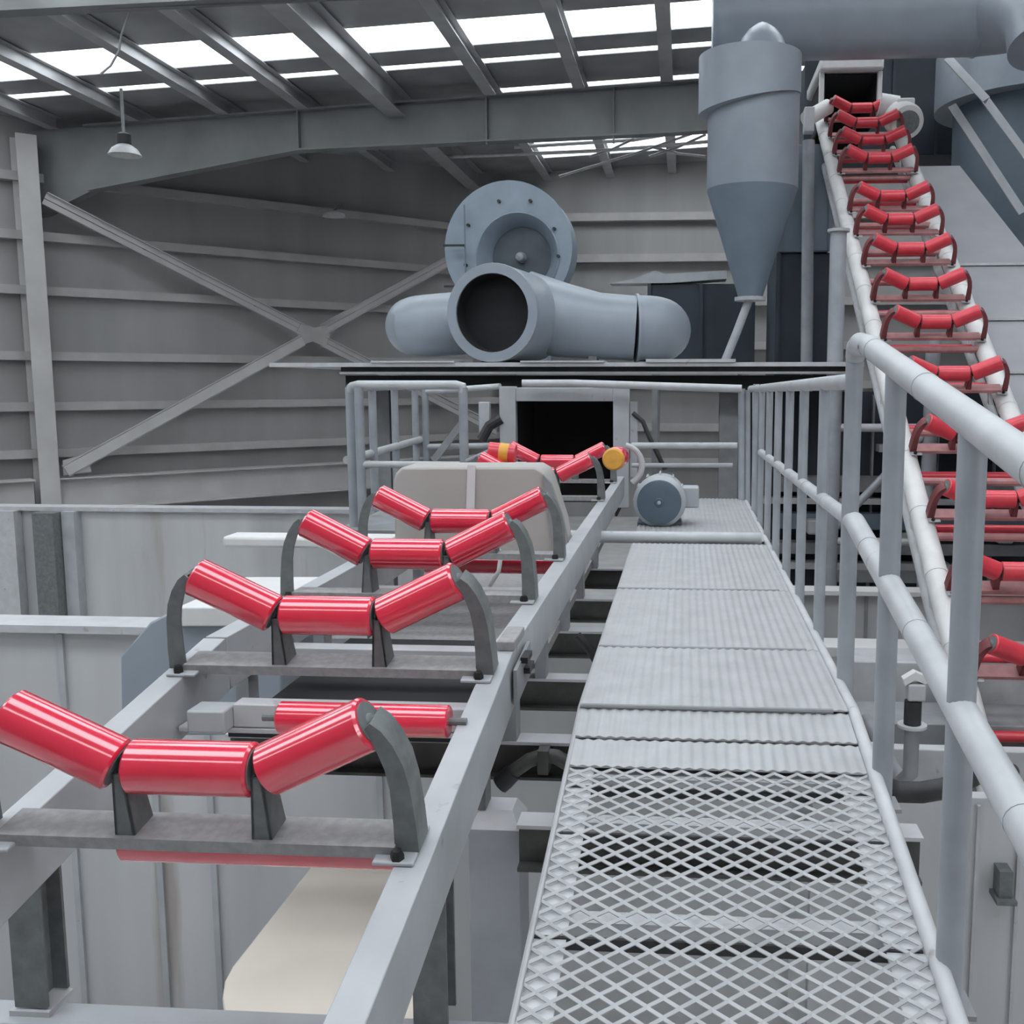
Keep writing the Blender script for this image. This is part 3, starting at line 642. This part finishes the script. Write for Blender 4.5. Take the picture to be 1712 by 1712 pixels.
# ================================================================ CYCLONES AND OVERHEAD DUCT
cY = 13.6
def px2m(p, Y): return p/FPX*Y*1.0
c0 = U(1252, 640, cY); cx = c0.x
zz = lambda y: U(1250, y, cY).z
k = 13.35/FPX
cyc = thing('cyclone_separator', 'tall blue-grey cyclone with a conical bottom hanging beside the inclined conveyor', 'cyclone', (cx, cY, zz(505)))
rbod = 74*k; rhead = 86*k
MB().lathe([(rbod*0.97, zz(325)), (rbod, zz(318)), (rbod, zz(100)), (0.1, zz(100))], (cx, cY, 0), n=48).build('barrel', 'duct_blue', cyc)
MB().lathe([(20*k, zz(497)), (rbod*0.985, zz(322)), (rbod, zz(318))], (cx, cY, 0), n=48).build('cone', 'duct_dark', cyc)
MB().lathe([(26*k, zz(503)), (26*k, zz(497)), (18*k, zz(496))], (cx, cY, 0), n=30).build('outlet_flange', 'steel_grey', cyc)
# spiral inlet head: radius and lower lip change round the barrel
vs = []; fs = []; n = 48
for i in range(n+1):
    a = 2*math.pi*i/n + R(10)
    g = (1+math.cos(a-R(195)))/2
    r_ = rbod*1.012 + (rhead*1.03-rbod)*g; zl = zz(160) + (zz(193)-zz(160))*g
    for (q, z) in ((rbod*0.98, zl), (r_, zl), (r_, zz(97)), (rbod*0.5, zz(96))): vs.append((cx+math.cos(a)*q, cY+math.sin(a)*q, z))
for i in range(n):
    for j in range(3): fs.append((i*4+j, (i+1)*4+j, (i+1)*4+j+1, i*4+j+1))
MB().add(vs, fs).build('spiral_head', 'duct_blue', cyc)
MB().lathe([(41*k, zz(97)), (39*k, zz(86)), (33*k, zz(68)), (22*k, zz(53)), (9*k, zz(43)), (0, zz(39))], (cx+0.09, cY-0.05, 0), n=32).build('dome_cap', 'duct_blue', cyc)
MB().tube([(cx-0.02, cY, zz(503)), U(1232, 555, cY), U(1212, 604, cY)], 0.055, 14).build('drain_pipe', 'steel_grey', cyc)
dY = 14.6
kd = 14.4/FPX
dz_ = U(1400, 32, dY).z; rd = 60*kd
dct = thing('overhead_duct', 'thick blue-grey duct running overhead between the two cyclones', 'duct', (U(1400, 32, dY).x, dY, dz_-rd))
xl, xr = U(1196, 32, dY).x, U(1632, 32, dY).x
MB().tube([(xl, dY, dz_), (xr, dY, dz_)], rd, 40).build('duct_run', 'duct_blue', dct)
MB().tube([(xl-0.04, dY, dz_), (xl, dY, dz_)], rd*1.05, 40).build('end_flange', 'duct_blue', dct)
MB().bb((xl-0.02, dY-0.3, U(1200,104,dY).z), (xl+0.5, dY+0.3, dz_)).build('down_leg', 'duct_blue', dct)
pts = [(xr, dY, dz_)] + arc((xr, dY, dz_-0.70), 0.70, R(90), R(0), (1,0,0), (0,0,1), 3)[1:]
pts = [(xr, dY, dz_), (xr+0.25, dY-0.15, dz_-0.02), (xr+0.48, dY-0.6, dz_-0.12), (xr+0.58, dY-1.0, dz_-0.36), (xr+0.60, dY-1.15, dz_-0.75)]
MB().tube(pts, [rd, rd, rd, rd*0.98, rd*0.98], 32).build('elbow', 'duct_blue', dct)
MB().tube([(xr-0.015, dY, dz_), (xr+0.015, dY, dz_)], rd*1.03, 40).build('seam_band', 'duct_blue', dct)
for px in (1440, 1620): MB().bar(U(px, 90, dY), U(px+20, 72, dY), 0.1, 0.03).build('clamp', 'steel_light', dct)
tag(MB().lathe([(0.0, 0.0), (0.13, 0.08), (0.17, 0.2), (0.06, 0.28)], U(1516, 84, 15.45)-Vector((0,0,.05)), n=20).build('bay_lamp', 'lamp_white'), 'small white lamp under the overhead duct near the second cyclone', 'lamp')
# second cyclone at right edge
c2Y = 17.2; k2 = 17.0/FPX
c2 = U(1712, 640, c2Y); z2 = lambda y: U(1700, y, c2Y).z
cy2 = thing('cyclone_separator', 'wide blue-grey cyclone cut by the right edge with slanting struts', 'cyclone', (c2.x, c2Y, z2(430)))
MB().lathe([(157*k2, z2(182)), (157*k2, z2(88)), (0.2, z2(80))], (c2.x, c2Y, 0), n=56).build('head_ring', 'duct_blue', cy2)
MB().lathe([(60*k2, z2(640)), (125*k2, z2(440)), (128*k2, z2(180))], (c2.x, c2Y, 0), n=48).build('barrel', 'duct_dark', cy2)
for (a, b) in (((1598, 172), (1716, 352)), ((1652, 160), (1770, 320)), ((1590, 92), (1655, 162))):
    MB().angle(U(*a, c2Y-1.75), U(*b, c2Y-1.95), 0.14, 0.014, up=(0.3,-1,0.2)).build('strut', 'steel_grey', cy2)

# dark bins behind
def bin_(name, label, x0, x1, y0, y1, Y, dep, m, foot=False):
    a, b = U(x0, y1, Y), U(x1, y0, Y)
    t = thing(name, label, 'bin', ((a.x+b.x)/2, Y, GZ if foot else a.z))
    if foot:
        for x in (a.x+0.1, b.x-0.1):
            for yy in (Y+0.1, Y+dep-0.1): MB().bb((x-0.05, yy-0.05, GZ), (x+0.05, yy+0.05, a.z)).build('leg', 'steel_mid', t)
    MB().bb((a.x, Y, a.z), (b.x, Y+dep, b.z)).build('shell', m, t, bevel=0.02)
    n = max(2, int((b.x-a.x)/0.7))
    for i in range(n+1):
        x = a.x + (b.x-a.x)*i/n; MB().bb((x-0.03, Y-0.05, a.z), (x+0.03, Y, b.z)).build('stiffener', m, t)
    return t
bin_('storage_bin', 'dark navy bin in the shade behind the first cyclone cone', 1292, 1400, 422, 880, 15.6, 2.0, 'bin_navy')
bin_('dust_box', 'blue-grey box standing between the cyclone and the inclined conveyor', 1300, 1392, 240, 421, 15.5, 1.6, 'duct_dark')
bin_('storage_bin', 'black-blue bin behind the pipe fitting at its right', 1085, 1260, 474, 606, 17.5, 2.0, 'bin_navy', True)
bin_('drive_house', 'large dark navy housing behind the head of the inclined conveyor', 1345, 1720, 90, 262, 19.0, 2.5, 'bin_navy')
tag(MB().tube([U(1352, 235, 15.0), U(1346, 870, 15.0)], 0.085, 14).build('stand_pipe', 'post_paint'), 'slim upright grey pipe between the cyclone and the inclined conveyor', 'pipe')
o = MB().prism([U(1020, 474, 17.45), U(1060, 466, 17.45), U(1095, 452, 17.45), U(1112, 458, 17.45), U(1215, 452, 17.45), U(1215, 466, 17.45), U(1120, 473, 17.45)], (0, 0.5, 0)).build('draped_sheet', 'steel_grey')
tag(o, 'crumpled grey sheet lying over the bin behind the pipe fitting', 'sheet')

# ================================================================ INCLINED CONVEYOR
IY0, IY1 = 6.95, 15.6
pb = U(1655, 1078, IY0); pt = U(1392, 168, IY1)
slope = (pt.z-pb.z)/(IY1-IY0); IA = math.atan(slope)
dirv = Vector(((pt.x-pb.x), IY1-IY0, pt.z-pb.z)); L = dirv.length
nrm = Vector((0, -math.sin(IA), math.cos(IA)))
def inc(s, x=0.0, h=0.0):      # s along 0..1, x across from centre, h off the frame plane
    base = pb + dirv*s + Vector((0.43, 0, 0)) - nrm*0.312
    return base + Vector((x, 0, 0)) + nrm*h
ic_ = thing('inclined_conveyor', 'steep pale tubular conveyor frame climbing at the right', 'conveyor', inc(-0.15))
SX = 0.53
for s_ in (-1, 1):
    MB().tube([inc(-0.09, s_*SX, -0.092), inc(1.04, s_*SX, -0.092)], 0.090, 18).build('stringer_tube', 'white_paint', ic_)
    MB().tube([inc(-0.09, s_*SX, -0.42), inc(1.0, s_*SX, -0.42)], 0.05, 14).build('lower_tube', 'rail_paint', ic_)
    for j in range(12):
        a = -0.09+j*0.09
        MB().tube([inc(a, s_*SX, -0.42), inc(a+0.05, s_*SX, -0.06)], 0.025, 8).build('lattice_bar', 'rail_paint', ic_)
    for j in range(14):
        a = 0.03+j*0.072
        MB().tube([inc(a, s_*SX, -0.092), inc(a+0.004, s_*SX, -0.092)], 0.094, 18).build('clamp_band', 'white_paint', ic_)
for j in range(16):
    a = -0.08 + j*0.068
    MB().tube([inc(a+0.02, -SX, -0.07), inc(a+0.02, SX, -0.07)], 0.035, 10).build('cross_tie', 'tie_pink', ic_)
    MB().tube([inc(a+0.045, -SX+0.06, -0.22), inc(a+0.045, SX-0.06, -0.22)], 0.04, 12).build('return_roller', 'roller_faded', ic_, label='faded red return roller')
NI = 14
LAB = ['topmost', 'second', 'third', 'fourth', 'fifth', 'sixth', 'seventh', 'eighth', 'ninth', 'tenth', 'eleventh', 'twelfth', 'thirteenth', 'fourteenth']
G2 = 'red idlers on the inclined conveyor'
proto = make_idler('incline_idler', 'topmost red idler on the inclined conveyor, at the hood mouth', G2, 'roller_faded', 0.073, 'bracket_red', 'tie_pink')
SS = [1.0, 0.945, 0.885, 0.825, 0.712, 0.650, 0.578, 0.50, 0.425, 0.335, 0.245, 0.16, 0.08, 0.0]
for i, s in enumerate(SS):
    o = proto if i == 0 else copy_tree(proto)
    o.location = inc(s, 0, 0.012); o.rotation_euler = (IA, 0, 0)
    if i: o['label'] = '%s red idler from the top of the inclined conveyor' % LAB[i]
# pipe legs
cp = thing('support_column', 'tall round grey column under the inclined conveyor behind the handrail', 'column', U(1392, 1000, 10.9))
q = U(1402, 388, 11.4)
MB().tube([(q.x, 11.4, GZ), (q.x, 11.4, q.z)], 0.088, 20).build('shaft', 'post_paint', cp)
MB().lathe([(0.12, 0.0), (0.12, 0.03)], (q.x, 11.4, q.z), n=20).build('cap_plate', 'steel_grey', cp)
for a, b in (((1405, 705), (1385, 885)), ((1520, 695), (1455, 850)), ((1455, 850), (1492, 915)), ((1400, 655), (1432, 690))):
    pass
for py in (715, 905): MB().tube([(q.x, 11.4, U(1400, py, 11.4).z), (q.x+1.05, 11.4, U(1400, py, 11.4).z)], 0.045, 12).build('brace', 'rail_paint', cp)
MB().tube([(q.x, 11.4, U(1400, 890, 11.4).z), (q.x+1.05, 11.4, U(1400, 715, 11.4).z)], 0.045, 12).build('brace', 'post_paint', cp)
MB().tube([(q.x+1.05, 11.4, GZ), (q.x+1.05, 11.4, U(1400, 570, 11.4).z)], 0.08, 20).build('shaft', 'post_paint', cp)
# head hood and drive
hh = thing('conveyor_head_hood', 'white sheet hood with a dark mouth at the top of the inclined conveyor', 'hood', U(1422, 180, 16.2))
hY = 16.3
def hb(x0, y0, x1, y1, Ya, Yb, name, m, bev=0.01):
    a, b = U(x0, y1, hY), U(x1, y0, hY); return MB().bb((a.x, Ya, a.z), (b.x, Yb, b.z)).build(name, m, hh, bevel=bev)
hb(1369, 97, 1477, 121, hY-0.1, hY+1.6, 'roof_plate', 'white_paint', 0.04)
hb(1369, 118, 1379, 192, hY, hY+0.1, 'jamb', 'white_paint'); hb(1466, 118, 1476, 192, hY, hY+0.1, 'jamb', 'white_paint')
hb(1376, 119, 1382, 200, hY+0.1, hY+1.5, 'side_sheet', 'shade_black'); hb(1464, 119, 1470, 200, hY+0.1, hY+1.5, 'side_sheet', 'shade_black')
hb(1380, 121, 1466, 124, hY+0.05, hY+1.5, 'inner_lining', 'shade_black', 0)  # inside of the hood coloured black in place of its shade
hb(1376, 119, 1470, 215, hY+1.5, hY+1.55, 'back_sheet', 'shade_black')
dm = thing('drive_motor', 'pale grey geared motor beside the head of the inclined conveyor', 'motor', U(1510, 215, 15.2))
a = U(1518, 205, 15.2)
MB().lathe([(0.17, 0.0), (0.23, 0.02), (0.25, 0.10), (0.24, 0.42), (0.20, 0.46)], a, (-0.1, 0.8, 0.35), 30).build('housing', 'white_paint', dm)
MB().lathe([(0.0, -0.005), (0.165, 0.0), (0.17, 0.02)], a, (-0.1, 0.8, 0.35), 24).build('fan_cover', 'bracket_dark', dm)
MB().tube([U(1470, 175, 15.6), U(1500, 180, 15.6)], 0.16, 18).build('gearbox', 'white_paint', dm)
MB().bb((a.x-0.12, a.y+0.15, a.z+0.15), (a.x+0.12, a.y+0.45, a.z+0.38)).build('terminal_box', 'white_paint', dm, bevel=0.02)
tb = thing('takeup_bearing', 'pale bearing block at the left of the inclined conveyor head', 'bearing', U(1365, 210, 15.6))
MB().tube([U(1347, 200, 15.5), U(1385, 178, 15.7)], 0.11, 16).build('housing', 'white_paint', tb)
MB().bb((U(1345,200,15.4).x, 15.4, U(1345,220,15.4).z), (U(1362,200,15.4).x, 15.6, U(1345,178,15.4).z)).build('block', 'steel_light', tb, bevel=0.015)

# sloping cover panels right of the incline
ch = thing('inclined_cover', 'sloping plain grey panel chute beside the inclined conveyor', 'chute', inc(0.3, 1.4, -0.5))
e = [(0.88, 0.56), (0.62, 0.47), (0.50, 0.40), (0.38, 0.31), (0.26, 0.20), (0.15, 0.10)]
cuts = [0.90, 0.62, 0.50, 0.40, 0.30, 0.20, 0.08]
for i, (a, b) in enumerate(zip(cuts[:-1], cuts[1:])):
    p = [inc(a, 0.66, -0.25), inc(a, 1.28, -0.25), inc(b+0.004, 1.28 if i < 1 else 2.6, -0.25), inc(b+0.004, 0.66, -0.25)]
    if i: p[1] = inc(a, 2.6, -0.25)
    else: p[2] = inc(b+0.004, 1.62, -0.25)
    MB().prism(p, -nrm*(0.05)).build('cover_panel', 'chute_grey', ch, bevel=0.006)
    MB().bar(inc(b, 0.66, -0.235), inc(b, 1.6 if i < 1 else 2.6, -0.235), 0.05, 0.03).build('cover_rib', 'steel_light', ch)

# ================================================================ RIGHT BACKGROUND UNDER THE INCLINE
rk = thing('machine_skid', 'dark machine skid with pale horizontal beams behind the handrail', 'machine', (2.5, 11, GZ))
def rb_(x0, y0, x1, y1, Y, dep, name, m, bev=0.0):
    a, b = U(x0, y1, Y), U(x1, y0, Y); return MB().bb((a.x, Y, a.z), (b.x, Y+dep, b.z)).build(name, m, rk, bevel=bev)
rb_(1245, 655, 1800, 1000, 12.6, 0.1, 'back_sheet', 'bin_navy')  # navy sheet stands in for the dark recesses behind the beams
for (x0, y0, x1, y1, mm) in ((1250, 640, 1440, 647, 'steel_light'), (1470, 745, 1720, 756, 'steel_light'), (1300, 800, 1720, 822, 'steel_mid'), (1260, 836, 1720, 842, 'steel_light'),
                             (1300, 862, 1720, 884, 'duct_dark'), (1480, 893, 1720, 900, 'steel_light'), (1260, 912, 1720, 925, 'steel_mid'), (1290, 944, 1590, 951, 'steel_light'), (1380, 955, 1600, 973, 'steel_mid')):
    rb_(x0, y0, x1, y1, 12.3, 0.25, 'beam', mm)
for x in (1330, 1450, 1560, 1655): rb_(x, 660, x+14, 985, 12.45, 0.1, 'upright', 'steel_mid')
for x, y in ((1668, 885), (1480, 830), (1350, 870)): rb_(x, y, x+28, y+24, 12.1, 0.2, 'control_box', 'steel_light', 0.02)
wr = struct(MB().bb((0.75, 9.4, GZ), (9.2, 9.5, U(1400, 990, 9.4).z)).build('wall_low_right', 'panel_wall'), 'low grey wall below the machine skid behind the handrail')
MB().bb((0.75, 9.3, U(1400, 992, 9.4).z), (9.2, 9.55, U(1400, 985, 9.4).z)).build('ledge', 'strap_white', wr)
for px in (1448, 1565): xx = U(px, 1040, 9.38).x; MB().bb((xx-0.015, 9.38, GZ), (xx+0.015, 9.4, U(1400, 995, 9.4).z)).build('seam_strip', 'steel_mid', wr)
tr = thing('trough_box', 'pale rectangular trough between the handrail and the incline foot', 'trough', (2.0, 7.4, -1.9))
def tb_(x0, y0, x1, y1, Y, dep, name, m):
    a, b = U(x0, y1, Y), U(x1, y0, Y); return MB().bb((a.x, Y, a.z), (b.x, Y+dep, b.z)).build(name, m, tr, bevel=0.01)
tb_(1340, 1088, 1760, 1098, 8.2, 0.3, 'rim', 'strap_white')
tb_(1420, 1112, 1760, 1200, 7.6, 0.4, 'trough_wall', 'steel_light')
tb_(1420, 1200, 1760, 1216, 7.5, 0.5, 'trough_lip', 'steel_grey')
tb_(1440, 1215, 1760, 1260, 7.0, 0.5, 'trough_base', 'steel_mid')
tb_(1485, 1258, 1760, 1400, 6.6, 0.1, 'apron', 'steel_light')
pr2 = struct(MB().bb((0.8, 6.0, GZ), (6, 6.1, U(1650, 1335, 6.0).z)).build('wall_panel', 'panel_wall'), 'pale lilac-grey panel wall at the lower right below the handrail')
for px in (1630, 1700):
    xx = U(px, 1500, 5.98).x; MB().bb((xx-0.01, 5.975, GZ), (xx+0.01, 6.0, U(1650, 1345, 6.0).z)).build('seam_strip', 'steel_light', pr2)
vl = thing('valve', 'small valve with a pale flap handle beside the handrail post', 'valve', U(1525, 1215, 5.2))
p = U(1525, 1215, 5.2)
MB().tube([p, p+Vector((0,0,0.14))], 0.045, 14).build('valve_body', 'rubber', vl)
MB().tube([p, p-Vector((0,0,0.25)), p+Vector((0.02,0.3,-0.42)), p+Vector((0.03,1.45,-0.45))], 0.04, 12).build('feed_pipe', 'steel_mid', vl)
MB().lathe([(0.075, 0), (0.075, 0.015)], p, n=20).build('flange', 'steel_light', vl)
MB().box(p+Vector((0.01,0,0.19)), (0.09, 0.08, 0.09)).build('bonnet', 'steel_light', vl, bevel=0.01)
MB().prism([p+Vector(v) for v in ((-0.06,-0.03,0.26),(0.0,-0.03,0.30),(0.09,-0.03,0.26),(0.05,-0.03,0.235),(0.0,-0.03,0.26),(-0.05,-0.03,0.225))], (0,0.06,0)).build('handle', 'strap_white', vl)
hs = [Vector((0.70, 4.56, -0.36)), U(1478, 1312, 4.6), U(1500, 1324, 4.6), U(1540, 1325, 4.6), U(1580, 1318, 4.6), U(1620, 1300, 4.7), U(1660, 1282, 5.2), U(1690, 1290, 6.02)]
tag(MB().tube(hs, 0.05, 16).build('hose', 'rubber'), 'dark sagging hose behind the nearest handrail post at the lower right', 'hose')
hs = thing('bent_pipe', 'dark bent pipe under the conveyor left of the mesh walkway', 'pipe', U(900, 1320, 3.6))
pp = [U(x, y, 3.62) for x, y in ((843, 1306), (858, 1290), (885, 1271), (910, 1263), (930, 1265), (955, 1280), (985, 1300))]
MB().tube(pp, 0.028, 14).build('tube', 'hose_grey', hs)
MB().tube([U(836, 1312, 3.62), pp[0], pp[1]], 0.036, 14).build('end_socket', 'rubber', hs)
MB().bb((pp[3].x-0.02, 3.58, pp[3].z-0.06), (pp[3].x+0.02, 3.66, pp[3].z+0.03)).build('clip', 'hose_grey', hs)
hg = [U(x, y, 4.95) for x, y in ((965, 1062), (985, 1085), (1000, 1110), (1010, 1118))]
tag(MB().tube(hg, 0.022, 10).build('cable', 'rubber'), 'dark cable hanging under the far part of the walkway', 'cable')
br = MB().bb((U(1668,1500,5.9).x, 5.88, U(1670,1500,5.9).z), (U(1690,1500,5.9).x, 6.0, U(1670,1455,5.9).z)).bb((U(1662,1500,5.9).x, 5.84, U(1670,1506,5.9).z), (U(1696,1500,5.9).x, 6.0, U(1670,1499,5.9).z)).build('bracket', 'bracket_dark')
tag(br, 'small dark bracket low on the panel wall at the right edge', 'bracket')

# ================================================================ LEFT LOWER THINGS
bx = thing('gearbox_cover', 'blue-grey chamfered machine cover left of the second idler', 'machine', (-2.2, 4.6, -0.6))
Yb = 4.5
pp = [U(x, y, Yb) for x, y in ((203, 1230), (201, 1098), (250, 1041), (300, 1016), (470, 1016), (470, 1230))]
MB().prism(pp, (0, 0.7, 0)).build('cover', 'duct_blue', bx, bevel=0.01)
MB().prism([U(300, 1013, Yb)-Vector((0,.03,0)), U(475, 1013, Yb)-Vector((0,.03,0)), U(475, 1045, Yb)-Vector((0,.03,0)), U(300, 1045, Yb)-Vector((0,.03,0))], (0, 0.75, 0)).build('lid', 'white_paint', bx, bevel=0.008)
o = MB().bb((U(383, 900, 6.1).x, 6.0, U(400, 912, 6.1).z), (-1.62, 6.2, U(400, 893, 6.1).z)).build('outrigger_beam', 'strap_white', bevel=0.02)
tag(o, 'short pale beam sticking out left of the third idler', 'beam')
cs = thing('cream_chute', 'cream-coloured sheet chute sloping down below the nearest idler', 'chute', (-1.0, 2.6, -1.0))
q = [ZP(528, 1440, -0.62), ZP(700, 1440, -0.62), ZP(700, 1780, -0.72), ZP(390, 1780, -0.72), ZP(372, 1668, -0.72), ZP(376, 1640, -0.71), ZP(388, 1618, -0.70)]
MB().prism(q, (0, 0, -0.03)).build('sheet', 'cream_sheet', cs, bevel=0.004)
a, b = ZP(528, 1440, -0.65), ZP(388, 1618, -0.73)
MB().prism([a, b, b-Vector((0,0,.25)), a-Vector((0,0,.25))], (0.01, 0, 0)).build('skirt', 'steel_light', cs)
